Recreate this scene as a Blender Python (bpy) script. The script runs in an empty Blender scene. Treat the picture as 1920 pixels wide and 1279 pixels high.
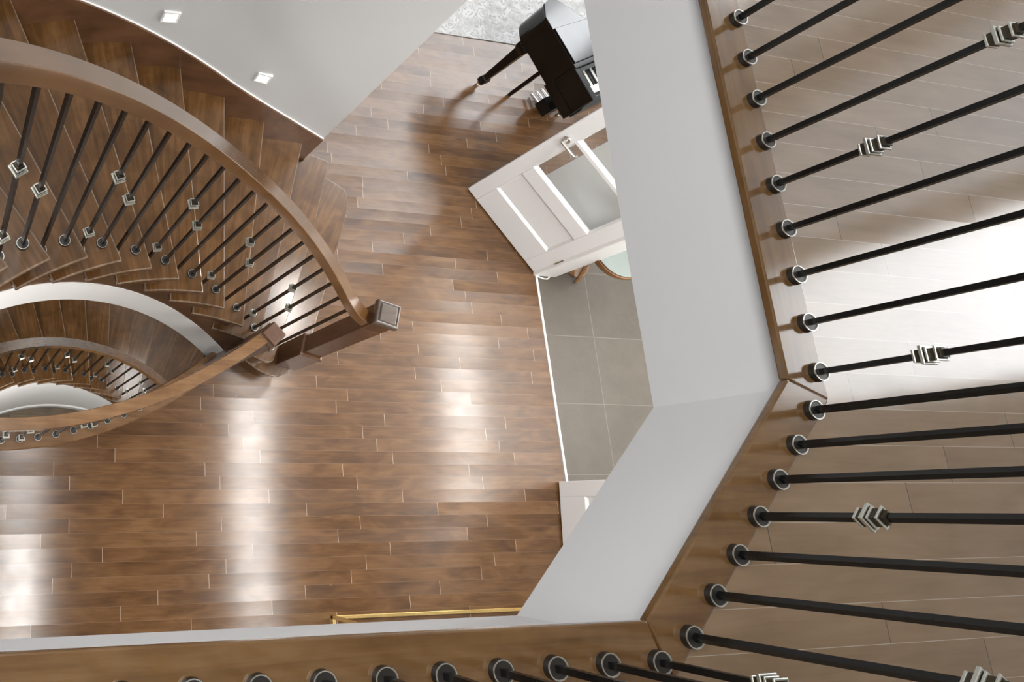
import bpy, bmesh, math, random
from mathutils import Vector, Matrix
from mathutils.geometry import tessellate_polygon
random.seed(7)
S = bpy.context.scene
COL = S.collection
pi = math.pi
R_ = math.radians
sin, cos = math.sin, math.cos

# ------------------------------------------------------------------ levels
HC = 4.897          # camera height above the ground floor
ZU = 3.520          # upper floor
ZC = 3.120          # ground floor ceiling
ZT = 6.300          # top ceiling
ZB = -3.800         # basement floor
DZ = -3.180         # basement flight = main flight moved down
RISE = .207
CX, CY = 1.1088, -.5877   # axis of the curved stair

# ------------------------------------------------------------------ camera
cam_d = bpy.data.cameras.new('camera')
cam = bpy.data.objects.new('camera', cam_d)
COL.objects.link(cam)
cam.location = (0, 0, HC)
cam.rotation_euler = (0.26727305, -0.25144054, -0.00733978)
cam_d.sensor_width = 36
cam_d.lens = 1500.0 / 1920 * 36
cam_d.shift_x = (960 - 286.06) / 1920
cam_d.shift_y = (542.19 - 639.5) / 1920
cam_d.clip_start = .02
cam_d.clip_end = 100
S.camera = cam

# ------------------------------------------------------------------ world, exposure
S.view_settings.view_transform = 'Standard'
S.view_settings.look = 'None'
S.view_settings.exposure = -0.04
S.view_settings.gamma = 1
S.view_settings.use_curve_mapping = False
W = bpy.data.worlds.new('daylight')
S.world = W
W.use_nodes = True
W.node_tree.nodes['Background'].inputs[0].default_value = (.86, .93, 1, 1)
W.node_tree.nodes['Background'].inputs[1].default_value = 2.0

# ------------------------------------------------------------------ large lights
def area(name, loc, target, sx, sy, power, col=(1, 1, 1), spread=180):
    d = bpy.data.lights.new(name, 'AREA')
    d.shape = 'RECTANGLE'; d.size = sx; d.size_y = sy
    d.energy = power; d.color = col; d.spread = R_(spread)
    o = bpy.data.objects.new(name, d); COL.objects.link(o)
    o.location = loc
    o.rotation_euler = (Vector(target) - Vector(loc)).to_track_quat('-Z', 'Y').to_euler()
    return o
area('window_daylight_upper_hall', (4.96, .965, ZU + 1.45), (0, .965, ZU + 1.45), .80, 2.05, 25, (.97, .99, 1))
area('window_daylight_great_room', (5.9, 7.42, 5.5), (2.6, 1.8, 1.5), 5.6, 5.0, 400, (.96, .98, 1))
area('window_daylight_great_room_side', (8.94, 6.95, 5.5), (4.0, 4.0, 1.5), .85, 4.8, 110, (.97, .99, 1))
area('skylight_daylight', (-.75, .7, 6.26), (-.75, .7, 0), 1.9, 2.4, 165, (1, 1, 1))  # added fill light above the stairwell; the ceiling has no opening
area('window_daylight_left', (-4.9, 2.0, 2.2), (1, 1.5, 1.2), 3.0, 2.4, 60, (1, 1, 1))  # area light in front of the closed left wall, facing the stair
area('entry_daylight', (7.4, .95, 1.6), (5.6, .9, 3.1), 1.5, 1.6, 280, (1, .98, .95), 130)

# ------------------------------------------------------------------ node helpers
class NT:
    def __init__(s, name):
        s.m = bpy.data.materials.new(name); s.m.use_nodes = True
        s.t = s.m.node_tree; s.n = s.t.nodes
        s.b = s.n['Principled BSDF']
    def lk(s, a, b): s.t.links.new(a, b)
    def put(s, sock, v):
        if hasattr(v, 'is_linked') or hasattr(v, 'links'): s.lk(v, sock)
        else: sock.default_value = v
    def M(s, op, a, b=None, c=None):
        n = s.n.new('ShaderNodeMath'); n.operation = op
        for i, v in enumerate((a, b, c)):
            if v is not None: s.put(n.inputs[i], v)
        return n.outputs[0]
    def LT(s, a, b): return s.M('LESS_THAN', a, b)
    def xyz(s, v):
        n = s.n.new('ShaderNodeSeparateXYZ'); s.lk(v, n.inputs[0]); return n.outputs
    def vec(s, x, y, z=0.0):
        n = s.n.new('ShaderNodeCombineXYZ')
        for i, v in enumerate((x, y, z)): s.put(n.inputs[i], v)
        return n.outputs[0]
    def pos(s): return s.n.new('ShaderNodeNewGeometry').outputs['Position']
    def noise(s, v, scale=5, detail=4, rough=.55, dist=0):
        n = s.n.new('ShaderNodeTexNoise'); s.lk(v, n.inputs['Vector'])
        n.inputs['Scale'].default_value = scale; n.inputs['Detail'].default_value = detail
        n.inputs['Roughness'].default_value = rough; n.inputs['Distortion'].default_value = dist
        return n.outputs['Fac']
    def white(s, v, dim='2D'):
        n = s.n.new('ShaderNodeTexWhiteNoise'); n.noise_dimensions = dim
        if dim == '1D': s.lk(v, n.inputs['W'])
        else: s.lk(v, n.inputs['Vector'])
        return n.outputs['Value']
    def ramp(s, f, stops):
        n = s.n.new('ShaderNodeValToRGB'); s.put(n.inputs[0], f)
        e = n.color_ramp.elements
        while len(e) < len(stops): e.new(.5)
        for i, (p, c) in enumerate(stops):
            e[i].position = p; e[i].color = (*c, 1)
        return n.outputs[0]
    def mix(s, f, a, b, mode='MIX'):
        n = s.n.new('ShaderNodeMix'); n.data_type = 'RGBA'; n.blend_type = mode
        s.put(n.inputs[0], f); s.put(n.inputs[6], a if hasattr(a, 'links') else (*a, 1)); s.put(n.inputs[7], b if hasattr(b, 'links') else (*b, 1))
        return n.outputs[2]
    def nrm(s, v):
        n = s.n.new('ShaderNodeVectorMath'); n.operation = 'NORMALIZE'; s.lk(v, n.inputs[0]); return n.outputs[0]
    def bump(s, h, strength=.2, dist=.002):
        n = s.n.new('ShaderNodeBump'); s.lk(h, n.inputs['Height'])
        n.inputs['Strength'].default_value = strength; n.inputs['Distance'].default_value = dist
        s.lk(n.outputs[0], s.b.inputs['Normal'])
    def out(s, **k):
        for key, v in k.items():
            sock = s.b.inputs[key.replace('_', ' ')]
            if isinstance(v, tuple) and len(v) == 3: v = (*v, 1)
            s.put(sock, v)
        return s.m

def planks(name, y_off, dark, mid, light, x_off=0, length=.78, rough=.2, gap=(.02, .012, .008), gapw=.0008, tilt=.07, cup=.05, coat=.5, idv=.34, aniso=0., butt=None):
    t = NT(name)
    x, y, z = t.xyz(t.pos())
    w = .0826
    yy = t.M('DIVIDE', t.M('SUBTRACT', y_off, y), w)
    row = t.M('FLOOR', yy); fy = t.M('FRACT', yy)
    xx = t.M('ADD', t.M('DIVIDE', t.M('ADD', x, x_off), length), t.M('MULTIPLY', t.white(row, '1D'), 9.0))
    col = t.M('FLOOR', xx); fx = t.M('FRACT', xx)
    idn = t.white(t.vec(row, col))
    id2 = t.white(t.vec(t.M('ADD', col, 31.0), row))
    dy = t.M('MULTIPLY', t.M('MINIMUM', fy, t.M('SUBTRACT', 1.0, fy)), w)
    dx = t.M('MULTIPLY', t.M('MINIMUM', fx, t.M('SUBTRACT', 1.0, fx)), length)
    g = t.M('LESS_THAN', t.M('MINIMUM', dx, dy), gapw)
    gv = t.vec(t.M('ADD', t.M('MULTIPLY', x, 2.2), t.M('MULTIPLY', idn, 40.0)), t.M('MULTIPLY', y, 26.0), id2)
    grain = t.noise(gv, 2.2, 6, .62, .6)
    blot = t.noise(t.vec(t.M('ADD', x, t.M('MULTIPLY', id2, 17.0)), t.M('MULTIPLY', y, 2.6), idn), 3.2, 3, .5, .8)
    f = t.M('ADD', t.M('ADD', t.M('MULTIPLY', grain, .38), t.M('MULTIPLY', blot, .62)), t.M('MULTIPLY', t.M('SUBTRACT', idn, .5), idv))
    c = t.ramp(f, [(.22, dark), (.45, mid), (.72, light)])
    c = t.mix(g, c, gap)
    if butt: c = t.mix(t.LT(dx, .0011), c, butt)
    s = t.M('ADD', t.M('MULTIPLY', t.M('SUBTRACT', id2, .5), tilt), t.M('MULTIPLY', t.M('SUBTRACT', fy, .5), cup))
    wv = t.M('MULTIPLY', t.M('SUBTRACT', t.noise(t.vec(t.M('MULTIPLY', x, 1.0), t.M('MULTIPLY', y, 3.0), idn), 5, 2), .5), .012)
    n = t.nrm(t.vec(wv, t.M('ADD', s, wv), 1.0))
    t.lk(n, t.b.inputs['Normal'])
    r = t.M('ADD', t.M('MULTIPLY', t.noise(t.pos(), 9, 4), .1), rough - .05)
    return t.out(Base_Color=c, Roughness=r, Specular_IOR_Level=.68, Coat_Weight=coat, Coat_Roughness=.1, Anisotropic=aniso, Tangent=t.vec(0.0, 1.0, 0.0))

def wood(name, dark, mid, light, mode='polar', rough=.3, coat=.35, sc=1.0):
    t = NT(name)
    x, y, z = t.xyz(t.pos())
    if mode == 'polar' or mode == 'arc':
        px, py = t.M('SUBTRACT', x, CX), t.M('SUBTRACT', y, CY)
        rr = t.M('SQRT', t.M('ADD', t.M('MULTIPLY', px, px), t.M('MULTIPLY', py, py)))
        th = t.M('ARCTAN2', py, px)
        v = t.vec(t.M('MULTIPLY', rr, 1.4), t.M('MULTIPLY', th, 34.0), t.M('MULTIPLY', z, 4.0)) if mode == 'polar' else \
            t.vec(t.M('MULTIPLY', rr, 26.0), t.M('MULTIPLY', th, 3.0), t.M('MULTIPLY', z, 4.0))
    elif mode == 'x': v = t.vec(t.M('MULTIPLY', x, 1.5), t.M('MULTIPLY', y, 20.0), t.M('MULTIPLY', z, 20.0))
    elif mode == 'y': v = t.vec(t.M('MULTIPLY', x, 20.0), t.M('MULTIPLY', y, 1.5), t.M('MULTIPLY', z, 20.0))
    else: v = t.vec(t.M('MULTIPLY', x, 20.0), t.M('MULTIPLY', y, 20.0), t.M('MULTIPLY', z, 2.0))
    gr = t.noise(v, 2.2 * sc, 6, .62, .5)
    bl = t.noise(t.pos(), 6 * sc, 3, .5, .6)
    f = t.M('ADD', t.M('MULTIPLY', gr, .55), t.M('MULTIPLY', bl, .45))
    c = t.ramp(f, [(.3, dark), (.5, mid), (.72, light)])
    if mode != 'arc': t.bump(gr, .03, .0006)
    return t.out(Base_Color=c, Roughness=rough, Coat_Weight=coat, Coat_Roughness=.15)

def paint(name, c, rough=.6, amt=.03, spec=.3):
    t = NT(name)
    n = t.noise(t.pos(), 60, 3)
    k = t.noise(t.pos(), 2.0, 2)
    cc = t.mix(k, tuple(v * (1 - amt) for v in c), tuple(min(1, v * (1 + amt)) for v in c))
    t.bump(n, .05, .001)
    return t.out(Base_Color=cc, Roughness=rough, Specular_IOR_Level=spec)

def plain(name, c, rough=.4, metal=0., **k):
    t = NT(name)
    n = t.noise(t.pos(), 6, 2)
    cc = t.mix(n, tuple(v * .9 for v in c), tuple(min(1, v * 1.1) for v in c))
    r = t.M('ADD', t.M('MULTIPLY', n, .1), max(0., rough - .05))
    return t.out(Base_Color=cc, Roughness=r, Metallic=metal, **k)

def tiles(name):
    t = NT(name)
    x, y, z = t.xyz(t.pos())
    ax = t.M('DIVIDE', t.M('SUBTRACT', x, 4.70), .505); ay = t.M('DIVIDE', t.M('SUBTRACT', y, .7028), .5045)
    fx = t.M('FRACT', ax); fy = t.M('FRACT', ay)
    d = t.M('MULTIPLY', t.M('MINIMUM', t.M('MINIMUM', fx, t.M('SUBTRACT', 1.0, fx)), t.M('MINIMUM', fy, t.M('SUBTRACT', 1.0, fy))), .505)
    g = t.M('LESS_THAN', d, .0024)
    n = t.noise(t.pos(), 5, 5, .6)
    n2 = t.noise(t.vec(t.M('MULTIPLY', x, 30.0), t.M('MULTIPLY', y, 6.0), z), 6, 3)
    idn = t.white(t.vec(t.M('FLOOR', ax), t.M('FLOOR', ay)))
    f = t.M('ADD', t.M('ADD', t.M('MULTIPLY', n, .5), t.M('MULTIPLY', n2, .3)), t.M('MULTIPLY', idn, .15))
    c = t.ramp(f, [(.3, (.070, .058, .044)), (.7, (.108, .092, .072))])
    c = t.mix(g, c, (.16, .14, .115))
    return t.out(Base_Color=c, Roughness=.45)

def rugmat(name):
    t = NT(name)
    v = t.n.new('ShaderNodeTexVoronoi'); v.inputs['Scale'].default_value = 11; v.inputs['Randomness'].default_value = .9
    p = t.n.new('ShaderNodeVectorMath'); p.operation = 'ADD'
    t.lk(t.pos(), p.inputs[0])
    n3 = t.n.new('ShaderNodeTexNoise'); n3.inputs['Scale'].default_value = 14; t.lk(t.pos(), n3.inputs['Vector'])
    sc = t.n.new('ShaderNodeVectorMath'); sc.operation = 'SCALE'; t.lk(n3.outputs['Color'], sc.inputs[0]); sc.inputs['Scale'].default_value = .09
    t.lk(sc.outputs[0], p.inputs[1]); t.lk(p.outputs[0], v.inputs['Vector'])
    d = v.outputs['Distance']
    ring = t.M('ABSOLUTE', t.M('SUBTRACT', t.M('FRACT', t.M('MULTIPLY', d, 3.2)), .5))
    lines = t.M('LESS_THAN', ring, .13)
    wear = t.noise(t.pos(), 12, 4)
    k = t.M('MULTIPLY', lines, t.M('GREATER_THAN', wear, .47))
    base = t.ramp(wear, [(.3, (.36, .35, .34)), (.6, (.56, .55, .535))])
    c = t.mix(t.M('MULTIPLY', k, .75), base, (.30, .30, .31))
    t.bump(t.noise(t.pos(), 300, 2), .4, .003)
    return t.out(Base_Color=c, Roughness=.95)

def emit(name, c, s):
    t = NT(name)
    t.b.inputs['Emission Color'].default_value = (*c, 1)
    t.b.inputs['Emission Strength'].default_value = s
    return t.out(Base_Color=(.9, .9, .9), Roughness=.4)

def glass(name):
    t = NT(name)
    tr = t.n.new('ShaderNodeBsdfTransparent'); tr.inputs[0].default_value = (.97, .98, .97, 1)
    gl = t.n.new('ShaderNodeBsdfGlossy'); gl.inputs['Roughness'].default_value = .02
    mx = t.n.new('ShaderNodeMixShader')
    mx.inputs[0].default_value = .07; t.lk(tr.outputs[0], mx.inputs[1]); t.lk(gl.outputs[0], mx.inputs[2])
    t.lk(mx.outputs[0], t.n['Material Output'].inputs['Surface'])
    return t.m

BR = ((.052, .024, .012), (.165, .083, .043), (.27, .145, .082))
MAT = dict(
    floor=planks('hardwood_ground', .7587, (.036, .014, .004), (.094, .042, .013), (.168, .084, .031), rough=.25, length=.95, tilt=.10, cup=.05, coat=.0, idv=.14, gap=(.15, .09, .052), gapw=.0011, butt=(.45, .36, .27), aniso=.85),  # pale butt joints: bevel highlight painted into the joint colour
    floor_up=planks('hardwood_upper', 1.1963, (.115, .070, .036), (.165, .106, .058), (.215, .142, .085), length=1.25, rough=.13, gap=(.34, .29, .23), gapw=.0006, butt=(.06, .04, .03), tilt=.010, cup=.012, coat=.25, idv=.10),  # light gap lines paint in the reflection off the plank bevels
    base=planks('hardwood_basement', .3, (.05, .035, .02), (.12, .085, .05), (.2, .15, .09)),
    tread=wood('stained_tread', (.036, .015, .004), (.092, .042, .012), (.170, .085, .031), 'polar', .22, .3),
    tread_edge=wood('worn_tread_edge', (.08, .048, .026), (.17, .12, .08), (.29, .225, .17), 'polar', .2, .5),  # pale edge tone paints the specular line along each nosing
    stringer=wood('stained_stringer', (.045, .018, .007), (.105, .047, .019), (.16, .078, .036), 'arc', .35, .3),
    skirt=wood('stained_skirt', (.050, .021, .008), (.110, .049, .021), (.16, .078, .036), 'arc', .4, .2),
    rail=wood('handrail_wood', (.075, .033, .010), (.130, .060, .019), (.19, .096, .037), 'arc', .16, 1.0),
    rail_guard=wood('guard_rail_wood', (.10, .048, .018), (.175, .092, .040), (.26, .15, .075), 'x', .2, .6),
    board=wood('nosing_wood', (.070, .033, .011), (.118, .062, .023), (.17, .095, .040), 'x', .14, .3),
    newel=wood('newel_wood', (.050, .020, .009), (.095, .042, .020), (.14, .068, .036), 'z', .35, .35),
    wall=paint('grey_wall_paint', (.53, .54, .54)),
    white=paint('white_drywall', (.86, .86, .855)),
    fascia=paint('fascia_paint', (.62, .62, .625)),
    trimw=paint('white_trim_gloss', (.84, .84, .83), .35, .01, .5),
    doorw=paint('white_door_paint', (.84, .845, .85), .38, .01, .5),
    iron=plain('black_iron', (.004, .004, .004), .28, .0, Specular_IOR_Level=.4),
    pewter=plain('antique_pewter', (.62, .62, .56), .30, .9),
    bronze=plain('dark_bronze', (.05, .04, .025), .4, .6),
    collar=plain('dark_pewter', (.05, .045, .04), .35, .7),
    chrome=plain('brushed_nickel', (.70, .70, .68), .2, 1.0),
    brass=plain('polished_brass', (.80, .58, .24), .25, 1.0),
    black=plain('piano_lacquer', (.003, .003, .003), .12, 0, Specular_IOR_Level=.45),
    ivory=plain('ivory', (.85, .84, .8), .3),
    tile=tiles('porcelain_tile'),
    rug=rugmat('patterned_rug'),
    glass=glass('clear_glass'),
    lamp=emit('ceiling_lamp_lens', (1, .98, .96), 20),
    lamp2=emit('entry_lamp_lens', (1, .97, .92), 15),
    steplamp=emit('step_lamp_lens', (1, 1, .98), 3),
    honey=wood('honey_wood', (.10, .04, .01), (.20, .09, .025), (.30, .15, .05), 'z', .35, .4),
    topglass=plain('pale_tinted_top', (.17, .20, .185), .45),
    newelcap=wood('newel_cap_wood', (.05, .035, .028), (.085, .065, .052), (.13, .10, .082), 'x', .22, .4),
)

# ------------------------------------------------------------------ object helpers
def link(name, me, mat=None, parent=None, smooth=False):
    o = bpy.data.objects.new(name, me); COL.objects.link(o)
    if mat is not None:
        for m in (mat if isinstance(mat, (list, tuple)) else [mat]):
            me.materials.append(MAT[m] if isinstance(m, str) else m)
    if parent: o.parent = parent
    if smooth:
        for p in me.polygons: p.use_smooth = True
    return o
def thing(name, label, cat, loc=(0, 0, 0), group=None):
    o = bpy.data.objects.new(name, None); COL.objects.link(o); o.location = loc
    o.empty_display_size = .1
    o['label'] = label; o['category'] = cat
    if group: o['group'] = group
    return o
def tag(o, label, cat, group=None):
    o['label'] = label; o['category'] = cat
    if group: o['group'] = group
    return o
def struct(o):
    o['kind'] = 'structure'; return o

class MB:
    """collects shapes in world coordinates, minus an origin"""
    def __init__(s, org=(0, 0, 0)): s.v = []; s.f = []; s.mi = []; s.org = Vector(org)
    def add(s, vs, fs, mi=0):
        b = len(s.v)
        s.v += [tuple(Vector(v) - s.org) for v in vs]
        s.f += [tuple(b + i for i in f) for f in fs]; s.mi += [mi] * len(fs)
        return s
    def box(s, x0, x1, y0, y1, z0, z1, M=None, mi=0):
        vs = [Vector((x, y, z)) for x in (x0, x1) for y in (y0, y1) for z in (z0, z1)]
        if M: vs = [M @ v for v in vs]
        return s.add(vs, [(0, 1, 3, 2), (4, 6, 7, 5), (0, 4, 5, 1), (2, 3, 7, 6), (0, 2, 6, 4), (1, 5, 7, 3)], mi)
    def prism(s, pts, z0, z1, mi=0):
        n = len(pts)
        vs = [(p[0], p[1], z0) for p in pts] + [(p[0], p[1], z1) for p in pts]
        fs = [tuple(range(n))[::-1], tuple(range(n, 2 * n))]
        fs += [(i, (i + 1) % n, (i + 1) % n + n, i + n) for i in range(n)]
        return s.add(vs, fs, mi)
    def rings(s, rings, closed_ring=True, caps=True, mi=0):
        n = len(rings[0]); vs = [v for r in rings for v in r]; fs = []
        for i in range(len(rings) - 1):
            for j in range(n if closed_ring else n - 1):
                k = (j + 1) % n
                fs.append((i * n + j, i * n + k, (i + 1) * n + k, (i + 1) * n + j))
        if caps and closed_ring:
            fs.append(tuple(range(n))[::-1]); fs.append(tuple((len(rings) - 1) * n + j for j in range(n)))
        return s.add(vs, fs, mi)
    def lathe(s, prof, cx, cy, seg=24, mi=0, close=True):
        rg = [[(cx + r * cos(2 * pi * j / seg), cy + r * sin(2 * pi * j / seg), z) for j in range(seg)] for r, z in prof]
        return s.rings(rg, True, close, mi)
    def sq(s, prof, cx, cy, ang=0, mi=0):
        """square-section 'lathe': prof = (half width, z)"""
        ca, sa = cos(ang), sin(ang)
        rg = [[(cx + (a * ca - b * sa) * h, cy + (a * sa + b * ca) * h, z) for a, b in ((-1, -1), (1, -1), (1, 1), (-1, 1))] for h, z in prof]
        return s.rings(rg, True, True, mi)
    def tube(s, pts, r, seg=10, mi=0):
        pts = [Vector(p) for p in pts]; rg = []
        for i, p in enumerate(pts):
            d = (pts[min(i + 1, len(pts) - 1)] - pts[max(i - 1, 0)]).normalized()
            a = Vector((0, 0, 1)) if abs(d.z) < .9 else Vector((1, 0, 0))
            u = d.cross(a).normalized(); w = d.cross(u).normalized()
            rg.append([p + r * (cos(2 * pi * j / seg) * u + sin(2 * pi * j / seg) * w) for j in range(seg)])
        return s.rings(rg, True, True, mi)
    def build(s, name, mat, parent=None, smooth=False, bevel=0, seg=2, angle=.6, bmat=-1):
        me = bpy.data.meshes.new(name); me.from_pydata(s.v, [], s.f)
        for p, i in zip(me.polygons, s.mi): p.material_index = i
        bm = bmesh.new(); bm.from_mesh(me)
        bmesh.ops.recalc_face_normals(bm, faces=bm.faces); bm.to_mesh(me); bm.free()
        o = link(name, me, mat, parent)
        if not parent: o.location = s.org
        if bevel:
            m = o.modifiers.new('bevel', 'BEVEL'); m.width = bevel; m.segments = seg; m.limit_method = 'ANGLE'; m.angle_limit = angle
            m.harden_normals = False; m.material = bmat
        if smooth:
            for p in me.polygons: p.use_smooth = True
            bm = bmesh.new(); bm.from_mesh(me)
            for e in bm.edges:
                if len(e.link_faces) == 2 and e.calc_face_angle(0) > R_(24): e.smooth = False
            bm.to_mesh(me); bm.free()
        return o

def pol(r, th, z=None):
    x, y = CX + r * cos(R_(th)), CY + r * sin(R_(th))
    return (x, y) if z is None else (x, y, z)
def frange(a, b, n): return [a + (b - a) * i / n for i in range(n + 1)]

# ------------------------------------------------------------------ stair laws
def th_in(k): return 79.9 + 6.55 * (k - 5)
def th_out(k): return 83.5 + 6.45 * (k - 5)
def z_in(th): return RISE * ((th - 79.9) / 6.55 + 5)     # nosing line, inner side
def z_out(th): return RISE * ((th - 83.5) / 6.45 + 5)
RT, RS, RB = 1.615, 1.655, 1.7035   # tread end, stringer face, balusters
def r_wall(th):                     # face of the skirt board
    return 2.845 if th > 84 else 2.845 + .165 * ((84 - th) / 15.5) ** 1.6
TH_END = 68.7                       # wall ends here

# ================================================================== STRUCTURE
# ---- ground floor with the stair opening
def gy(x): return .402 - .136 * x + .26 * x * x          # guard centre line
hole = [(x, gy(x)) for x in frange(1.66, -.10, 22)]
hole += [pol(1.66, 141), pol(2.85, 146)]
hole += [pol(2.86, t) for t in frange(143, 68, 25)]
outer = [(-5, -3.6), (4.26, -3.6), (4.26, 7.5), (-5, 7.5)]
def slab(name, outer, holes, z0, z1, mat):
    vs2 = [Vector((p[0], p[1], 0)) for p in outer]; loops = [vs2] + [[Vector((p[0], p[1], 0)) for p in h] for h in holes]
    tri = tessellate_polygon(loops); flat = [v for l in loops for v in l]; n = len(flat)
    vs = [(v.x, v.y, z1) for v in flat] + [(v.x, v.y, z0) for v in flat]
    fs = [tuple(t) for t in tri] + [tuple(i + n for i in t[::-1]) for t in tri]
    b = 0
    for l in loops:
        m = len(l)
        fs += [(b + i, b + (i + 1) % m, b + (i + 1) % m + n, b + i + n) for i in range(m)]
        b += m
    me = bpy.data.meshes.new(name); me.from_pydata(vs, [], fs)
    bm = bmesh.new(); bm.from_mesh(me); bmesh.ops.recalc_face_normals(bm, faces=bm.faces); bm.to_mesh(me); bm.free()
    return link(name, me, mat)
struct(slab('floor', outer, [hole], -.30, 0, 'floor'))
struct(MB().box(4.26, 7.5, -3.6, 2.0, -.3, 0).build('floor', 'tile'))
struct(MB().box(4.26, 9.0, 2.0, 7.5, -.3, 0).build('floor', 'floor'))
struct(MB().box(-5, 7.5, -3.6, 7.5, ZB - .1, ZB).build('floor', 'base'))
# metal threshold between hardwood and tile
struct(MB().add([(4.254, 1.70, 0.004), (4.268, 1.70, 0.004), (4.298, -.6, 0.004), (4.284, -.6, 0.004), (4.246, 1.70, -.01), (4.276, 1.70, -.01), (4.306, -.6, -.01), (4.276, -.6, -.01)],
    [(0, 1, 2, 3), (4, 7, 6, 5), (0, 4, 5, 1), (1, 5, 6, 2), (2, 6, 7, 3), (3, 7, 4, 0)]).build('trim_1', 'trimw'))

# ---- upper floor slab: stairwell edge Y=-.22, 45 degree cut, X=1.83
O = .038     # nosing overhang
P1, P2 = (1.829, .2665), (1.343, -.2205)
YN, XN, YE = -.2205, 1.829, 2.7
k45 = O * math.tan(R_(22.5))
XL = -.34
wall_line = [(XL, YN - O), (P2[0] + k45, YN - O), (XN + O, P1[1] - k45), (XN + O, YE)]
inner_line = [(-5, YN - .09), (P2[0] + .05, YN - .09), (XN + .09, P1[1] - .04), (XN + .09, YE)]
upper = inner_line + [(7.5, YE), (7.5, -3.6), (-5, -3.6)]
sl = MB(); sl.prism(upper, ZU - .030, ZU - .004); struct(sl.build('floor', 'floor_up'))
struct(MB().prism(upper, ZC, ZC + .03).build('ceiling', 'white'))
# fascia walls around the void
def wall_seg(name, a, b, z0, z1, th, mat):
    a = Vector((a[0], a[1], 0)); b = Vector((b[0], b[1], 0)); d = (b - a).normalized(); n = Vector((d.y, -d.x, 0)) * th
    m = MB(); m.prism([a, b, b + n, a + n], z0, z1); return struct(m.build(name, mat))
wall_seg('wall_front', wall_line[0], wall_line[1], ZC - .001, ZU - .03, .10, 'fascia')
wall_seg('wall_corner', wall_line[1], wall_line[2], ZC - .001, ZU - .03, .10, 'fascia')
wall_seg('wall_right', wall_line[2], wall_line[3], ZC - .001, ZU - .03, .10, 'fascia')
# nosing boards
BW = .108
def board(name, a, b, da, db, mat):
    """a,b outer corners; da, db inner corners"""
    m = MB(); m.prism([a, b, db, da], ZU - .020, ZU + .0015)
    return struct(m.build(name, mat, bevel=.004, seg=2))
kb = BW * math.tan(R_(22.5))
i1 = (XN + BW, P1[1] - kb); i2 = (P2[0] + kb, YN - BW)
board('trim_2', (XL, YN), P2, (XL, YN - BW - .03), (i2[0], YN - BW - .03), 'board')
board('trim_3', P2, P1, i2, i1, 'board')
board('trim_4', P1, (XN, YE), i1, (XN + BW, YE), wood('nosing_wood_right', (.070, .033, .011), (.118, .062, .023), (.17, .095, .040), 'y', .14, .3))

land = [(-5, YN - .08), (XL + .02, YN - .08), (XL, YN), pol(1.60, 159.6), pol(2.86, 162.0), (-2.2, .9), (-5, .9)]
struct(MB().prism(land, ZU - .03, ZU).build('floor', 'floor_up'))
struct(MB().prism(land, ZC, ZC + .03).build('ceiling', 'white'))
# ---- curved white wall beside the stair, full height
def helix_wall(name, ths, r0, r1, zlo, zhi, mat, parent=None, smooth=True, bevel=0):
    rg = []
    for t in ths:
        a, b = (r0(t) if callable(r0) else r0), (r1(t) if callable(r1) else r1)
        l, h = (zlo(t) if callable(zlo) else zlo), (zhi(t) if callable(zhi) else zhi)
        rg.append([pol(a, t, l), pol(b, t, l), pol(b, t, h), pol(a, t, h)])
    m = MB(); m.rings(rg); return m.build(name, mat, parent, smooth, bevel)
ths = frange(TH_END, 84, 16) + frange(85.5, 215, 60)
struct(helix_wall('wall_left', ths, lambda t: r_wall(t) + .018, lambda t: r_wall(t) + .15, 0, ZT, 'wall'))
struct(helix_wall('wall_left', frange(68, 200, 60), 2.863, 2.98, ZB, -.302, 'white'))
struct(helix_wall('wall_left', frange(20, 68, 20), 2.863, 2.98, ZB, -.302, 'white'))
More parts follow.
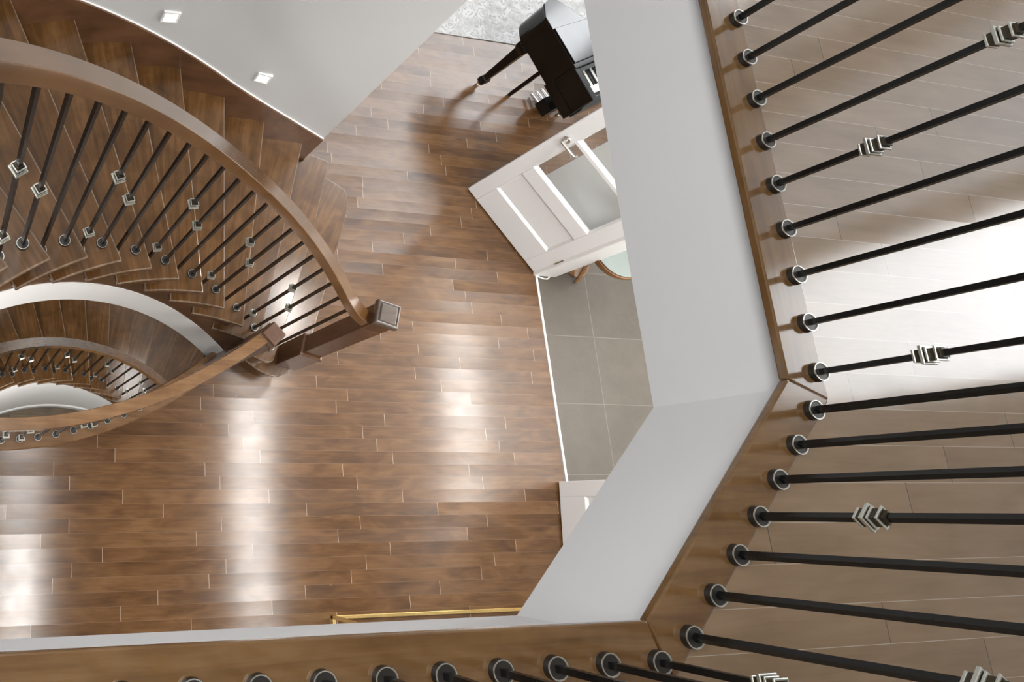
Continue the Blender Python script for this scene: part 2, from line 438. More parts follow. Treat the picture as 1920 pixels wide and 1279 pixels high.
# outer shell of the house
ZG = 8.8     # ceiling of the two-storey great room
def shell():
    m = MB(); X0, X1 = 5.0, 5.15; y0, y1 = -3.6, YE; wz0, wz1 = ZU + .40, ZU + 2.50
    w1, w2 = (.55, 1.38), (1.50, 2.42)
    m.box(X0, X1, y0, w1[0], ZU, ZT); m.box(X0, X1, w1[1], w2[0], ZU, ZT); m.box(X0, X1, w2[1], y1, ZU, ZT)
    for w in (w1, w2): m.box(X0, X1, w[0], w[1], ZU, wz0); m.box(X0, X1, w[0], w[1], wz1, ZT)
    struct(m.build('wall_right', 'white'))
    for i, (a, b) in enumerate((w1, w2)):
        f = MB(); w = .045
        f.box(X0 - .01, X1, a, a + w, wz0, wz1); f.box(X0 - .01, X1, b - w, b, wz0, wz1)
        f.box(X0 - .01, X1, a, b, wz0, wz0 + w); f.box(X0 - .01, X1, a, b, wz1 - w, wz1)
        struct(f.build('window_%d' % (i + 1), 'trimw'))
    # entry vestibule
    struct(MB().box(7.5, 7.65, -3.6, YE, -.3, ZC + .03).build('wall_right', 'white'))
    struct(MB().box(5.15, 9.1, YE, YE + .12, ZC, ZG).build('wall_front', 'white'))
    # great room
    m = MB(); m.box(9.0, 9.15, YE, 6.45, -.3, ZG); m.box(9.0, 9.15, 6.45, 7.5, -.3, 3.0); m.box(9.0, 9.15, 6.45, 7.5, 8.0, ZG)
    struct(m.build('wall_right', 'white'))
    f = MB()
    for y in (6.45, 7.42): f.box(8.98, 9.1, y, y + .05, 3.0, 8.0)
    for z in (3.0, 5.5, 7.95): f.box(8.98, 9.1, 6.45, 7.47, z, z + .05)
    struct(f.build('window_4', 'trimw'))
    m = MB(); m.box(-5, 2.9, 7.5, 7.65, -.3, ZG); m.box(8.9, 9.15, 7.5, 7.65, -.3, ZG); m.box(2.9, 8.9, 7.5, 7.65, -.3, 2.7); m.box(2.9, 8.9, 7.5, 7.65, 8.2, ZG)
    struct(m.build('wall_back', 'white'))
    f = MB()
    for x in (2.9, 4.38, 5.87, 7.36, 8.85): f.box(x, x + .05, 7.48, 7.6, 2.7, 8.2)
    for z in (2.7, 5.4, 8.15): f.box(2.9, 8.9, 7.48, 7.6, z, z + .05)
    struct(f.build('window_3', 'trimw'))
    struct(MB().box(-5.15, 9.15, 4.3, 7.65, ZG, ZG + .1).build('ceiling', 'white'))
    struct(MB().box(2.9, 9.15, YE, 4.3, ZG, ZG + .1).build('ceiling', 'white'))
    struct(MB().box(-5.15, 2.9, 4.3, 4.4, ZT, ZG).build('wall_back', 'white'))
    struct(MB().box(2.9, 3.0, YE, 4.3, ZT, ZG).build('wall_left', 'white'))
    struct(MB().box(-5.15, -5, -3.6, 7.5, ZB, ZG).build('wall_left', 'white'))
    struct(MB().box(-5.15, 7.65, -3.75, -3.6, ZB, ZC).build('wall_front', 'white')); struct(MB().box(-5.15, 5.15, -3.75, -3.6, ZC, ZT).build('wall_front', 'white'))
    struct(MB().box(-5.15, 2.9, -3.75, 4.3, ZT, ZT + .1).build('ceiling', 'white')); struct(MB().box(2.9, 5.15, -3.75, YE + .1, ZT, ZT + .1).build('ceiling', 'white'))
    # walls of the basement under the ground floor
    struct(MB().box(7.5, 7.65, -3.6, 7.5, ZB, -.3).build('wall_right', 'white'))
    struct(MB().box(-5, 7.5, 7.5, 7.65, ZB, -.3).build('wall_back', 'white'))
    # short wall behind the open glazed door, and the wall beyond the other leaf
    struct(MB().box(4.30, 4.42, 1.76, 2.40, 0, ZC).build('wall_divider', 'white'))
    struct(MB().box(4.34, 4.46, -3.6, .06, 0, ZC).build('wall_divider', 'white'))
shell()

# ================================================================== STAIRCASES
def tread_outline(k, rin, rout_f):
    a0, b0 = th_in(k), th_out(k)
    a1, b1 = th_in(k + 1) + 1.2, th_out(k + 1) + .8
    pts = []
    ro0 = rout_f(b0)
    pts.append(pol(rin, a0)); pts.append(pol(ro0, b0))
    for t in frange(b0, b1, 5)[1:]: pts.append(pol(rout_f(t), t))
    for t in frange(b1, a1, 1)[1:]: pass
    a_ret = th_in(k + 1) + 4.1
    pts.append(pol(RS + .004, a1)); 
    for t in frange(a1, a_ret, 3): pts.append(pol(RS + .004, t))
    for t in frange(a_ret, a0, 8)[:-1]: pts.append(pol(rin, t))
    return pts

def flight(root, dz, k0, k1, rof):
    for k in range(k0, k1 + 1):
        z = RISE * k + dz
        m = MB(); m.prism(tread_outline(k, RT, rof), z - .030, z)
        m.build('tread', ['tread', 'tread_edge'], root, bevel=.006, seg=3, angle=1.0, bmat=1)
        # riser below this tread
        a, b = th_in(k) + 1.0, th_out(k) + .62
        p, q = Vector(pol(RS, a, 0)), Vector(pol(rof(b), b, 0)); d = (q - p).normalized(); n = Vector((-d.y, d.x, 0)) * .018
        m = MB(); m.prism([p, q, q + n, p + n], z - RISE, z - .03); m.build('riser', 'stringer', root)
    ta, tb = th_in(k0), th_in(k1)
    # saw-toothed cut stringer: solid up to the underside of each tread
    rg = []
    for k in range(k0, k1 + 1):
        zt = RISE * k + dz - .03
        for t in (th_in(k) + 1.0, th_in(k) + 3.2, th_in(k) + 5.4, th_in(k + 1) + .99):
            zb = dz + .10 + .0331 * (t - 68)
            rg.append([pol(RS, t, max(zb, zlow)), pol(RS + .03, t, max(zb, zlow)), pol(RS + .03, t, zt), pol(RS, t, zt)])
    m = MB(); m.rings(rg); m.build('stringer', 'stringer', root, True)
    return ta, tb

RO = lambda t: r_wall(t) + .012
zlow = 0
st = thing('staircase', 'main curved wooden staircase climbing beside the tall grey wall', 'staircase', (CX, CY, 0))
stair_org = Vector((CX, CY, 0))
_link = MB.build
# parts are built in world coordinates, so give the roots a zero origin
st.location = (0, 0, 0)
flight(st, 0, 3, 16, RO)
# steps 1 and 2 with rounded ends
def rounded(pts, r=.05, n=5):
    out = []; N = len(pts)
    for i, p in enumerate(pts):
        p = Vector(p); a = Vector(pts[i - 1]); b = Vector(pts[(i + 1) % N])
        u = (a - p); v = (b - p); rr = min(r, u.length * .45, v.length * .45)
        s, e = p + u.normalized() * rr, p + v.normalized() * rr
        for j in range(n + 1):
            t = j / n; out.append(tuple((1 - t) ** 2 * s + 2 * t * (1 - t) * p + t * t * e))
    return out
s1 = [(2.10, .815), (2.290, 1.077), pol(2.772, 58.75), pol(3.00, 59.7), pol(3.095, 60.9), pol(3.10, 66), pol(2.75, 67.5), pol(1.64, 67), (1.80, .90), (1.886, .832), (1.957, .800), (2.02, .785)]
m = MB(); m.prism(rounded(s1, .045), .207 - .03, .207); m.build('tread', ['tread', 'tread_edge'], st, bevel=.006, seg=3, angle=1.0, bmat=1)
def inset(pts, d):
    c = sum((Vector(p) for p in pts), Vector((0, 0))) / len(pts)
    return [tuple(Vector(p) + (c - Vector(p)).normalized() * d) for p in pts]
m = MB(); m.prism(inset(rounded(s1, .045), .028), 0, .177); m.build('riser', 'stringer', st, True)
s2 = [pol(1.64, 60.6), pol(1.949, 61.81), pol(2.55, 63.8), pol(2.95, 65.1), pol(3.085, 65.4), pol(3.06, 68.6), pol(2.98, TH_END), pol(r_wall(71) + .012, 71), pol(r_wall(73) + .012, 73), pol(RS, 69.0), pol(RT, 69.0), pol(RT, 62.5)]
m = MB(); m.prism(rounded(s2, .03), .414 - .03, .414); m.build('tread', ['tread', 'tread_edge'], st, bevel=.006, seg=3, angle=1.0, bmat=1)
m = MB(); m.prism(inset(rounded(s2, .03), .028), .207, .384); m.build('riser', 'stringer', st, True)
# inner stringer end below the first steps
helix_wall('stringer', frange(60.5, 68.0, 5), RS, RS + .03, 0.0, lambda t: max(.02, min(.38, .207 + (t - 61.5) * .06)), 'stringer', st)
# outer skirt board with its pale bead
sk_t = frange(TH_END, 84, 16) + frange(86, 158, 36)
zs = lambda t: z_out(t) + .14
helix_wall('skirt_board', sk_t, lambda t: r_wall(t), lambda t: r_wall(t) + .02, lambda t: max(.03, z_out(t) - .34), zs, 'skirt', st)
helix_wall('skirt_bead', sk_t, lambda t: r_wall(t) + .010, lambda t: r_wall(t) + .02, zs, lambda t: zs(t) + .004, 'trimw', st)
# plaster band and soffit under the flight
zbt = lambda t: .10 + .0331 * (t - 68)
helix_wall('plaster_band', frange(67.6, 158, 60), RS - .003, RS + .06, lambda t: zbt(t) - .30, zbt, 'white', st)
helix_wall('soffit', frange(80, 158, 60), RS + .05, 2.86, lambda t: zbt(t) - .30, lambda t: zbt(t) - .27, 'white', st)

bs = thing('staircase', 'lower curved staircase going down to the basement, seen through the stairwell', 'staircase', (0, 0, 0))
zlow = ZB
flight(bs, DZ, -2, 14, lambda t: 2.86)
helix_wall('plaster_band', frange(34, 141, 80), RS - .003, RS + .06, ZB + .10, lambda t: max(ZB + .12, DZ + zbt(t)), 'white', bs)
helix_wall('baseboard', frange(34, 141, 60), RS - .02, RS + .01, ZB, ZB + .13, 'trimw', bs)
helix_wall('skirt_board', frange(34, 146, 60), 2.84, 2.86, lambda t: DZ + z_out(t) - .30, lambda t: DZ + z_out(t) + .14, 'skirt', bs)

# ================================================================== BALUSTERS
def knuckle_mesh():
    m = MB()
    m.sq([(.0095, -.026), (.0095, .026)], 0, 0, 0, 1)
    for hw, za, zb in ((.0130, -.026, -.0205), (.0190, -.0095, -.002), (.0158, -.001, .004), (.0155, .0145, .0195)):
        m.sq([(hw - .002, za), (hw, za + .0015), (hw, zb - .001), (hw - .001, zb), (hw - .0032, zb), (hw - .0036, zb - .0012)], 0, 0, 0, 0)
        m.sq([(hw - .0034, zb - .003), (hw - .0034, zb - .0008)], 0, 0, 0, 1)
    m.sq([(.0120, -.0195), (.0120, -.0095)], 0, 0, 0, 1); m.sq([(.0118, .0), (.0118, .014)], 0, 0, 0, 1)
    o = m.build('knuckle', ['pewter', 'bronze'], None, bevel=.0006, seg=1); me = o.data; bpy.data.objects.remove(o); return me
def collar_mesh():
    m = MB()
    m.lathe([(.0222, 0), (.0225, .003), (.0208, .011), (.0212, .0145)], 0, 0, 28, 1)
    m.lathe([(.0212, .0140), (.0216, .0165), (.0196, .0165), (.0186, .0140)], 0, 0, 28, 0)
    m.lathe([(.0186, .0142), (.010, .0146)], 0, 0, 28, 1)
    o = m.build('collar', ['pewter', 'collar'], None, True); me = o.data; bpy.data.objects.remove(o); return me
KM, CM = knuckle_mesh(), collar_mesh()
def rod_mesh(h, hw=.0062):
    m = MB(); m.sq([(hw, 0), (hw, h)], 0, 0)
    o = m.build('baluster', 'iron', None, bevel=.0012, seg=1); me = o.data; bpy.data.objects.remove(o); return me
_rods = {}
def baluster(root, x, y, z0, z1, ang, knuckles, collar=True):
    h = round(z1 - z0, 3)
    if h not in _rods: _rods[h] = rod_mesh(h)
    b = bpy.data.objects.new('baluster', _rods[h]); COL.objects.link(b); b.parent = root
    b.location = (x, y, z0); b.rotation_euler = (0, 0, ang)
    if collar:
        c = bpy.data.objects.new('collar', CM); COL.objects.link(c); c.parent = b
    for z in knuckles:
        k = bpy.data.objects.new('knuckle', KM); COL.objects.link(k); k.parent = b; k.location = (0, 0, z - z0)
    return b

def rail_profile(w, h):
    a, b = w / 2, h
    h = [(a * .95, 0), (a * .95, b * .10), (a, b * .15), (a, b * .90), (a * .975, b * .965), (a * .90, b)]
    return h + [(-u, v) for u, v in h[::-1]]
def sweep(path, prof):
    """path: (x,y,z, nx,ny) with horizontal normal; profile (offset, height)"""
    return [[(x + nx * u, y + ny * u, z + v) for u, v in prof] for x, y, z, nx, ny in path]

RP = rail_profile(.064, .070)
def stair_rail(root, dz, t0, t1, rf, zf):
    path = []
    for t in frange(t0, t1, 180):
        r = rf(t); path.append((*pol(r, t), zf(t) + dz, cos(R_(t)), sin(R_(t))))
    m = MB(); m.rings(sweep(path, RP)); return m.build('handrail', 'rail', root, True)
def sstep(x): x = min(1, max(0, x)); return x * x * (3 - 2 * x)
zr = lambda t: z_in(t) + .953 + .085 * sstep((t - 88) / 40)

sr = thing('stair_railing', 'curved railing of the main staircase with black iron bars and square newel post', 'railing', (0, 0, 0))
rr = lambda t: RB + (.0 if t > 66 else .072 * ((66 - t) / 8.6) ** 2)
stair_rail(sr, 0, 57.4, 156, rr, zr)
for j in range(0, 29):
    t = 62.55 + 3.27 * j
    if t > 156: break
    r = rr(t)
    k = math.floor((t - .0 - 79.9) / 6.55 + 5)
    z0 = RISE * k
    kn = {2: [z_in(t) + .43], 3: [z_in(t) + .05, z_in(t) + .585]}.get(j % 4, [])
    x, y = pol(r, t)
    baluster(sr, x, y, z0, zr(t) + .01, R_(t), kn)
# newel post
NX, NY, NA = 2.104, .914, R_(-15.4)
m = MB(); m.sq([(.068, .207), (.068, .565), (.071, .572), (.071, .582), (.058, .590), (.055, .60), (.054, 1.262), (.0575, 1.268), (.0575, 1.278), (.054, 1.284), (.054, 1.395), (.060, 1.40)], NX, NY, NA)
nw = m.build('newel_post', 'newel', sr, bevel=.003)
m = MB(); m.sq([(.060, 1.40), (.0625, 1.41), (.064, 1.42), (.064, 1.437), (.060, 1.445), (.053, 1.447), (.050, 1.440), (.047, 1.444), (.042, 1.451)], NX, NY, NA)
cp = m.build('cap', 'newelcap', nw, bevel=.0015, seg=1); cp['label'] = 'darker glossy bevelled cap'

# basement railing
br = thing('stair_railing', 'curved railing of the basement staircase down inside the stairwell', 'railing', (0, 0, 0))
stair_rail(br, DZ, 38, 139, lambda t: RB, zr)
for j in range(-7, 24):
    t = 62.55 + 3.27 * j
    k = math.floor((t - 79.9) / 6.55 + 5)
    if k < -2 or t > 138: continue
    kn = {2: [z_in(t) + .43 + DZ], 3: [z_in(t) + .05 + DZ, z_in(t) + .585 + DZ]}.get(j % 4, [])
    x, y = pol(RB, t); baluster(br, x, y, RISE * k + DZ, zr(t) + .01 + DZ, R_(t), kn)

# ================================================================== GROUND FLOOR GUARD
gr = thing('guard_railing', 'low curved guard railing on the ground floor along the stairwell opening', 'railing', (0, 0, 0))
def gpath(x0, x1, z, n=50):
    out = []
    for x in frange(x0, x1, n):
        dy = -.136 + .52 * x; l = math.hypot(1, dy); out.append((x, gy(x), z, dy / l, -1 / l))
    return out
m = MB(); m.rings(sweep(gpath(-.12, 1.63, .94), RP)); m.build('handrail', 'rail_guard', gr, True)
m = MB(); m.rings(sweep(gpath(-.12, 1.72, 0), [(-.062, 0), (.062, 0), (.062, .022), (.055, .030), (-.055, .030), (-.062, .022)])); m.build('shoe_board', 'rail_guard', gr, True)
# arc-length spaced bars
px, acc, j = -.10, 0, 0
x = -.10
while x < 1.60:
    dy = -.136 + .52 * x; l = math.hypot(1, dy)
    kn = {0: [.41], 1: [.16, .64]}.get(j % 4, [])
    baluster(gr, x, gy(x), .030, .95, math.atan(dy), kn)
    x += .1080 / l; j += 1
NX2, NY2, NA2 = 1.668, .880, R_(-48)
m = MB(); m.sq([(.048, 0), (.048, .955), (.054, .958), (.054, .970), (.049, .974), (.049, 1.02), (.046, 1.035)], NX2, NY2, NA2)
m.build('newel_post', 'newel', gr, bevel=.003)

# ================================================================== UPPER RAILING
ur = thing('landing_railing', 'black iron bar railing around the upper floor landing edge', 'railing', (0, 0, 0))
seg1 = [(1.915, .284 + .1145 * i) for i in range(0, 23)]
seg2 = [(1.876, .197), (1.806, .120), (1.733, .046), (1.660, -.029), (1.587, -.104), (1.512, -.179), (1.436, -.253)]
seg3 = [(1.350, -.294)] + [(1.232 - .1165 * i, -.292) for i in range(0, 14)]
s1r = list(reversed(seg1))           # from far end down to the corner
n1 = len(seg1)
for i, (x, y) in enumerate(seg1):
    kn = {0: [.228, .66], 1: [.48], }.get(i % 4, [])
    baluster(ur, x, y, ZU, ZU + .93, 0, [ZU + z for z in kn])
for i, (x, y) in enumerate(seg2):
    kn = {3: [.228, .66], 2: [.48], 6: [.48]}.get(i, [])
    baluster(ur, x, y, ZU, ZU + .93, R_(45), [ZU + z for z in kn])
for i, (x, y) in enumerate(seg3):
    kn = {0: [.228, .66], 3: [.48]}.get(i % 4, [])
    baluster(ur, x, y, ZU, ZU + .93, 0, [ZU + z for z in kn])
hp = [(1.915, YE, ZU + .925, 1, 0), (1.915, .243, ZU + .925, 1, math.tan(R_(-22.5))), (1.395, -.293, ZU + .925, math.tan(R_(22.5)), -1), (XL + .02, -.293, ZU + .925, 0, -1)]
m = MB(); m.rings(sweep(hp, RP)); m.build('handrail', 'rail_guard', ur, True)

m = MB(); m.sq([(.045, ZU), (.045, ZU + 1.0), (.05, ZU + 1.005), (.05, ZU + 1.02), (.044, ZU + 1.03)], XL, -.293, 0)
m.build('newel_post', 'newel', ur, bevel=.003)

# ================================================================== DOORS
def frame_m(A, u):
    """local (s, t, z) -> world; t = away from the camera side"""
    n = Vector((-u.y, u.x))
    return Matrix(((u.x, n.x, 0, A.x), (u.y, n.y, 0, A.y), (0, 0, 1, 0), (0, 0, 0, 1)))
def make_door(name, A, B, muntins, label=None, handle=True, glassy=True):
    A = Vector(A); B = Vector(B); L = (B - A).length; u = (B - A).normalized(); M = frame_m(A, u)
    H, T = 2.42, .044
    root = bpy.data.objects.new(name, None); COL.objects.link(root); root['kind'] = 'structure'
    def bx(mb, *a): mb.box(*a, M=M)
    fr = MB(); z0 = .012
    st_w = .105
    bx(fr, 0, st_w, 0, T, z0, H); bx(fr, L - st_w, L, 0, T, z0, H)
    bx(fr, st_w, L - st_w, 0, T, z0, .245); bx(fr, st_w, L - st_w, 0, T, .515, .635); bx(fr, st_w, L - st_w, 0, T, H - .12, H)
    fr.build('door_frame', 'doorw', root, bevel=.004)
    # bottom panel with a raised field
    pm = MB()
    bx(pm, st_w, L - st_w, .016, T - .016, .245, .515)
    pm.build('door_panel', 'doorw', root)
    # sloping mouldings inside the bottom panel
    mo = MB()
    def mold(s0, s1, za, zb, d=.016, w=.016):
        # picture-frame of bevels from the face back to the panel
        c = [(s0, za), (s1, za), (s1, zb), (s0, zb)]; c2 = [(s0 + w, za + w), (s1 - w, za + w), (s1 - w, zb - w), (s0 + w, zb - w)]
        vs = [M @ Vector((s, .001, z)) for s, z in c] + [M @ Vector((s, d, z)) for s, z in c2]
        mo.add(vs, [(i, (i + 1) % 4, (i + 1) % 4 + 4, i + 4) for i in range(4)])
    mold(st_w, L - st_w, .245, .515)
    if glassy:
        zz = [.635] + muntins + [H - .12]
        for a, b in zip(zz[:-1], zz[1:]):
            a2 = a + (.012 if a != .635 else 0); b2 = b - (.012 if b != H - .12 else 0)
            mold(st_w, L - st_w, a2, b2, .018, .012)
    mo.build('moulding', 'trimw', root)
    if glassy:
        mu = MB()
        for z in muntins: bx(mu, st_w, L - st_w, .001, T, z - .012, z + .012)
        if muntins: mu.build('muntin', 'doorw', root)
        g = MB(); bx(g, st_w, L - st_w, .020, .024, .635, H - .12); g.build('glass_pane', 'glass', root)
    else:
        pm = MB(); bx(pm, st_w, L - st_w, .016, T - .016, .635, H - .12); pm.build('door_panel', 'doorw', root)
    if handle:
        s, z = .062, .992
        h = MB()
        C = M @ Vector((s, 0, z)); n3 = (M.to_3x3() @ Vector((0, -1, 0)))
        def disc(mb, c, r, d0, d1, seg=24):
            u3 = M.to_3x3() @ Vector((1, 0, 0)); w3 = Vector((0, 0, 1))
            mb.rings([[c + n3 * d + rr_ * (cos(2 * pi * j / seg) * u3 + sin(2 * pi * j / seg) * w3) for j in range(seg)] for rr_, d in ((r, d0), (r, d1 - .003), (r * .9, d1))])
        disc(h, C, .027, 0, .010); disc(h, C, .011, .008, .05)
        hb = h.build('rose', 'chrome', root, True)
        l = MB(); u3 = M.to_3x3() @ Vector((1, 0, 0))
        p0 = C + n3 * .052
        l.tube([p0 - u3 * .012, p0, p0 + u3 * .05, p0 + u3 * .105 - n3 * .003, p0 + u3 * .118 - n3 * .010, p0 + u3 * .120 - n3 * .022], .0100, 12)
        l.build('handle', 'chrome', root, True)
        k = MB()
        for hz in (.28, 1.2, 2.1): k.tube([M @ Vector((L + .002, -.004, hz - .045)), M @ Vector((L + .002, -.004, hz + .045))], .006, 10)
        k.build('hinge', 'chrome', root, True)
    return root
make_door('door_1', (3.743, 2.313), (4.232, 1.686), [1.03, 1.43, 1.83])
make_door('door_2', (4.2005, .150), (4.130, -.648), [1.03, 1.43, 1.83], handle=False)
# jamb casings either side of the opening
struct(MB().box(4.235, 4.43, 1.66, 1.76, 0, ZC, ).build('trim_5', 'trimw', bevel=.006))
struct(MB().box(4.245, 4.47, .06, .155, 0, ZC).build('trim_6', 'trimw', bevel=.006)) if False else None
# white cord on the floor at the foot of the door
m = MB(); pts = [(4.235, 1.672, .006), (4.27, 1.655, .006), (4.32, 1.640, .006), (4.352, 1.640, .006), (4.372, 1.655, .006), (4.376, 1.69, .006), (4.37, 1.73, .006)]
m = MB((4.3, 1.66, 0)); m.tube(pts, .0055, 8); tag(m.build('cord', 'ivory', None, True), 'thin white cord looped on the tile at the foot of the glazed door', 'cord')

# ================================================================== PIANO
PB = Vector((4.17, 2.66)); pu = Vector((.895, .446)).normalized(); pv = Vector((-pu.y, pu.x))
PM = Matrix(((pu.x, pv.x, 0, PB.x), (pu.y, pv.y, 0, PB.y), (0, 0, 1, 0), (0, 0, 0, 1)))
pn = thing('grand_piano', 'black lacquered baby grand piano standing beyond the glazed door', 'piano', (0, 0, 0))
def pw(pts): return [tuple((PM @ Vector((a, b, 0)))[:2]) for a, b in pts]
def smooth_poly(ctrl, n=6):
    out = []; N = len(ctrl)
    for i in range(N - 1):
        p0, p1, p2, p3 = [Vector(ctrl[min(max(i + d, 0), N - 1)]) for d in (-1, 0, 1, 2)]
        for j in range(n):
            t = j / n
            out.append(tuple(.5 * ((2 * p1) + (-p0 + p2) * t + (2 * p0 - 5 * p1 + 4 * p2 - p3) * t * t + (-p0 + 3 * p1 - 3 * p2 + p3) * t ** 3)))
    out.append(ctrl[-1]); return out
tail = smooth_poly([(0, .56), (.005, .66), (.06, .75), (.14, .765), (.22, .68), (.32, .54), (.50, .43), (.85, .40), (1.38, .38)])
case = [(0, .27)] + tail + [(1.38, .27)]
z0p, z1p = .60, .862
m = MB(); m.prism(pw(case), z0p, z1p); m.build('case', 'black', pn, bevel=.004)
m = MB(); m.prism(pw([(-.008, .25), (1.388, .25)] + [(a + .004, b + .008) for a, b in tail[::-1] if a > .1] + [(.05, .762), (-.006, .665), (-.008, .5)]), z1p, z1p + .018)
m.build('lid', 'black', pn, bevel=.004)
m = MB(); m.prism(pw([(-.006, .285), (1.38, .285), (1.38, .39), (.85, .41), (.5, .44), (.33, .545), (-.006, .565)]), z1p + .018, z1p + .034); m.build('front_lid', 'black', pn, bevel=.003)
m = MB(); m.prism(pw([(.0, .0), (1.38, 0), (1.38, .28), (0, .28)]), z0p - .02, z0p + .07); m.build('key_bed', 'black', pn, bevel=.004)
for s in (0, 1.33):
    m = MB(); m.prism(pw([(s, .0), (s + .05, .0), (s + .05, .27), (s, .27)]), z0p + .07, z1p); m.build('arm', 'black', pn, bevel=.007, seg=3)
m = MB(); m.prism(pw([(0.05, -.01), (1.33, -.01), (1.33, .045), (0.05, .045)]), z0p - .01, z0p + .115); m.build('key_slip', 'black', pn, bevel=.006, seg=3)
m = MB(); m.prism(pw([(.06, .22), (1.32, .22), (1.32, .27), (.06, .27)]), z0p + .09, z1p - .01); m.build('fallboard', 'black', pn)
m = MB()
for i in range(52):
    a = .07 + i * .0237; m.prism(pw([(a, .07), (a + .0225, .07), (a + .0225, .22), (a, .22)]), z0p + .07, z0p + .118)
o = m.build('white_keys', 'ivory', pn); o['label'] = 'row of white keys'
m = MB()
for i in range(51):
    if i % 7 in (2, 6): continue
    a = .07 + i * .0237 + .0165; m.prism(pw([(a, .12), (a + .012, .12), (a + .012, .22), (a, .22)]), z0p + .118, z0p + .13)
o = m.build('black_keys', 'black', pn); o['label'] = 'row of black keys'
def pleg(name, a, b, fat=1.0):
    x, y, _ = PM @ Vector((a, b, 0))
    m = MB(); m.sq([(.018 * fat, .055), (.030 * fat, .07), (.034 * fat, .10), (.030 * fat, .125), (.024 * fat, .135), (.026 * fat, .20), (.036 * fat, .52), (.048 * fat, .56), (.05 * fat, z0p)], x, y, R_(26))
    l = m.build('leg', 'black', pn, bevel=.003)
    c = MB(); c.lathe([(.012, .0), (.016, .008), (.016, .030), (.010, .036)], x, y, 16); c.sq([(.014, .036), (.016, .040), (.016, .058), (.010, .06)], x, y)
    c.build('caster', 'chrome', l, True)
pleg('leg', .045, .60); pleg('leg', .62, .12, .9); pleg('leg', 1.25, .12)
# pedal lyre
m = MB()
for (a, b) in ((.48, .22), (.58, .22)):
    x, y, _ = PM @ Vector((a, b, 0)); m.sq([(.012, .10), (.012, z0p)], x, y, R_(26))
m.prism(pw([(.42, .15), (.64, .15), (.64, .27), (.42, .27)]), .05, .16)
m.build('lyre', 'black', pn, bevel=.003)
m = MB(); a0 = PM @ Vector((.296, .428, 0)); b0 = PM @ Vector((.40, .45, .12))
m.sq([(.012, .0), (.014, .04), (.015, z0p)], a0.x, a0.y, R_(26)); m.build('brace', 'black', pn)
for i in range(3):
    a = .45 + i * .06
    m = MB(); p0 = PM @ Vector((a, .26, .06)); p1 = PM @ Vector((a, .31, .055)); p2 = PM @ Vector((a, .36, .045))
    m.tube([p0, p1, p2], .010, 10); m.build('pedal', 'chrome', pn, True)
# small brass ornament resting on the piano front edge
x, y, _ = PM @ Vector((.30, .245, 0))

# ================================================================== RUG
m = MB((4.3, 4.9, 0)); m.box(2.4, 6.4, 3.646, 6.6, 0, .009)
tag(m.build('rug', 'rug', None, bevel=.003), 'pale patterned rug lying beyond the piano', 'rug')

# ================================================================== SIDE TABLE
tb = thing('side_table', 'small round wooden table with pale tinted top on the entry tile', 'table', (0, 0, 0))
tx, ty, tz, tr = 4.63, 1.79, .46, .245
m = MB(); m.lathe([(tr - .012, tz - .012), (tr, tz - .008), (tr, tz - .002), (tr - .006, tz)], tx, ty, 64); m.build('table_top', 'topglass', tb, True)
m = MB(); m.lathe([(tr - .03, tz - .07), (tr + .002, tz - .06), (tr + .010, tz - .04), (tr + .008, tz - .014), (tr - .01, tz - .012)], tx, ty, 64); m.build('apron', 'honey', tb, True)
m = MB(); m.lathe([(.11, 0), (.12, .012), (.05, .035), (.028, .06), (.026, .14), (.045, .20), (.050, .24), (.028, .30), (.034, .34), (.07, tz - .06)], tx, ty, 28); m.build('pedestal', 'honey', tb, True)
m = MB()
for q in range(3):
    a = R_(20 + 120 * q); m.tube([(tx + .05 * cos(a), ty + .05 * sin(a), .12), (tx + .13 * cos(a), ty + .13 * sin(a), .05), (tx + .165 * cos(a), ty + .165 * sin(a), .012)], .014, 10)
m.build('foot', 'honey', tb, True)

# ================================================================== BRASS CONSOLE
bc = thing('console_table', 'brass framed glass console standing low by the front wall', 'table', (0, 0, 0))
x0, x1, y0, y1, zt = 2.412, 3.92, -1.02, -.672, .78
def tube_box(mb, a, b, r=.011):
    lo = [min(p, q) - r for p, q in zip(a, b)]; hi = [max(p, q) + r for p, q in zip(a, b)]
    mb.box(lo[0], hi[0], lo[1], hi[1], lo[2], hi[2])
for x in (x0, x1):
    for y in (y0, y1):
        m = MB(); tube_box(m, (x, y, .022), (x, y, zt)); m.build('leg', 'brass', bc, bevel=.002)
for z, nm in ((.011, 'base_rail'), (zt, 'top_rail')):
    m = MB(); tube_box(m, (x0, y0, z), (x1, y0, z)); tube_box(m, (x0, y1, z), (x1, y1, z)); tube_box(m, (x0, y0, z), (x0, y1, z)); tube_box(m, (x1, y0, z), (x1, y1, z))
    m.build(nm, 'brass', bc, bevel=.002)
m = MB(); m.box(x0, x1, y0, y1, zt + .011, zt + .019); m.build('glass_top', 'glass', bc)

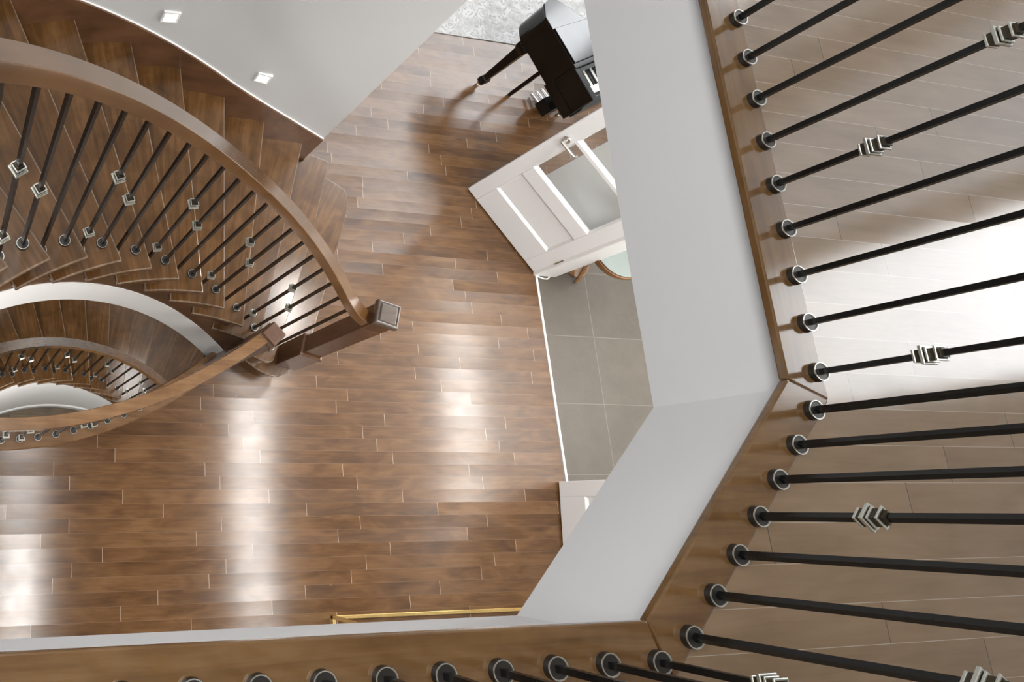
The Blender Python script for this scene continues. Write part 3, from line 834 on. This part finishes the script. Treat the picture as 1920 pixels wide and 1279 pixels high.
# ================================================================== LAMPS
def step_light(th, z, label):
    r = r_wall(th) + .018; c = Vector(pol(r, th, z)); t = Vector((-sin(R_(th)), cos(R_(th)), 0)); n = Vector((-cos(R_(th)), -sin(R_(th)), 0))
    root = thing('step_light', label, 'wall light', (0, 0, 0), 'square step lights on the stair wall')
    M = Matrix(((t.x, n.x, 0, c.x), (t.y, n.y, 0, c.y), (0, 0, 1, c.z), (0, 0, 0, 1)))
    m = MB(); a, b = .042, .031
    for s0, s1, u0, u1 in ((-a, a, -a, -b), (-a, a, b, a), (-a, -b, -b, b), (b, a, -b, b)): m.box(s0, s1, -.005, .012, u0, u1, M=M)
    m.build('frame', 'trimw', root, bevel=.001, seg=1)
    m = MB(); m.box(-b, b, -.005, .008, -b, b, M=M); m.build('lens', 'steplamp', root)
step_light(80.8, 1.272, 'square step light low on the grey stair wall, nearer the foot of the stair')
step_light(93.5, 1.67, 'square step light higher up the grey stair wall, at the photo\'s top edge')

def panel_light(x, y, z, sx, sy, power, label, lens='lamp'):
    root = thing('ceiling_light', label, 'ceiling light', (x, y, z))
    root.location = (0, 0, 0)
    m = MB()
    for a0, a1, b0, b1 in ((-sx - .02, sx + .02, -sy - .02, -sy), (-sx - .02, sx + .02, sy, sy + .02), (-sx - .02, -sx, -sy, sy), (sx, sx + .02, -sy, sy)):
        m.box(x + a0, x + a1, y + b0, y + b1, z - .012, z + .002)
    m.build('frame', 'trimw', root)
    m = MB(); m.box(x - sx, x + sx, y - sy, y + sy, z - .006, z + .002); m.build('lens', lens, root)
    l = area('ceiling_lamp', (x, y, z - .02), (x, y, 0), sx * 1.8, sy * 1.8, power, (1, .97, .93)); l.data.spread = R_(170)
panel_light(.75, -.62, ZC, .20, .30, 24, 'square ceiling lamp under the landing near the stairwell')
panel_light(3.12, .62, ZC, .20, .30, 16, 'square ceiling lamp under the landing, middle of the hall')
panel_light(3.12, -.62, ZC, .20, .30, 14, 'square ceiling lamp under the landing by the front wall')
panel_light(5.72, 1.05, ZC, .24, .46, 22, 'square ceiling lamp over the tiled entry', 'lamp2')
panel_light(3.35, 1.95, ZC, .20, .26, 13, 'square ceiling lamp under the landing toward the great room')
# basement lamps
for x, y, e in ((2.2, 1.5, 9), (.2, 1.9, 2.5), (1.0, -.6, 90)):
    area('basement_ceiling_lamp', (x, y, -.36), (x, y + (1.6 if e == 90 else 0), -2.6), .4, .4, e, (1, .97, .93))
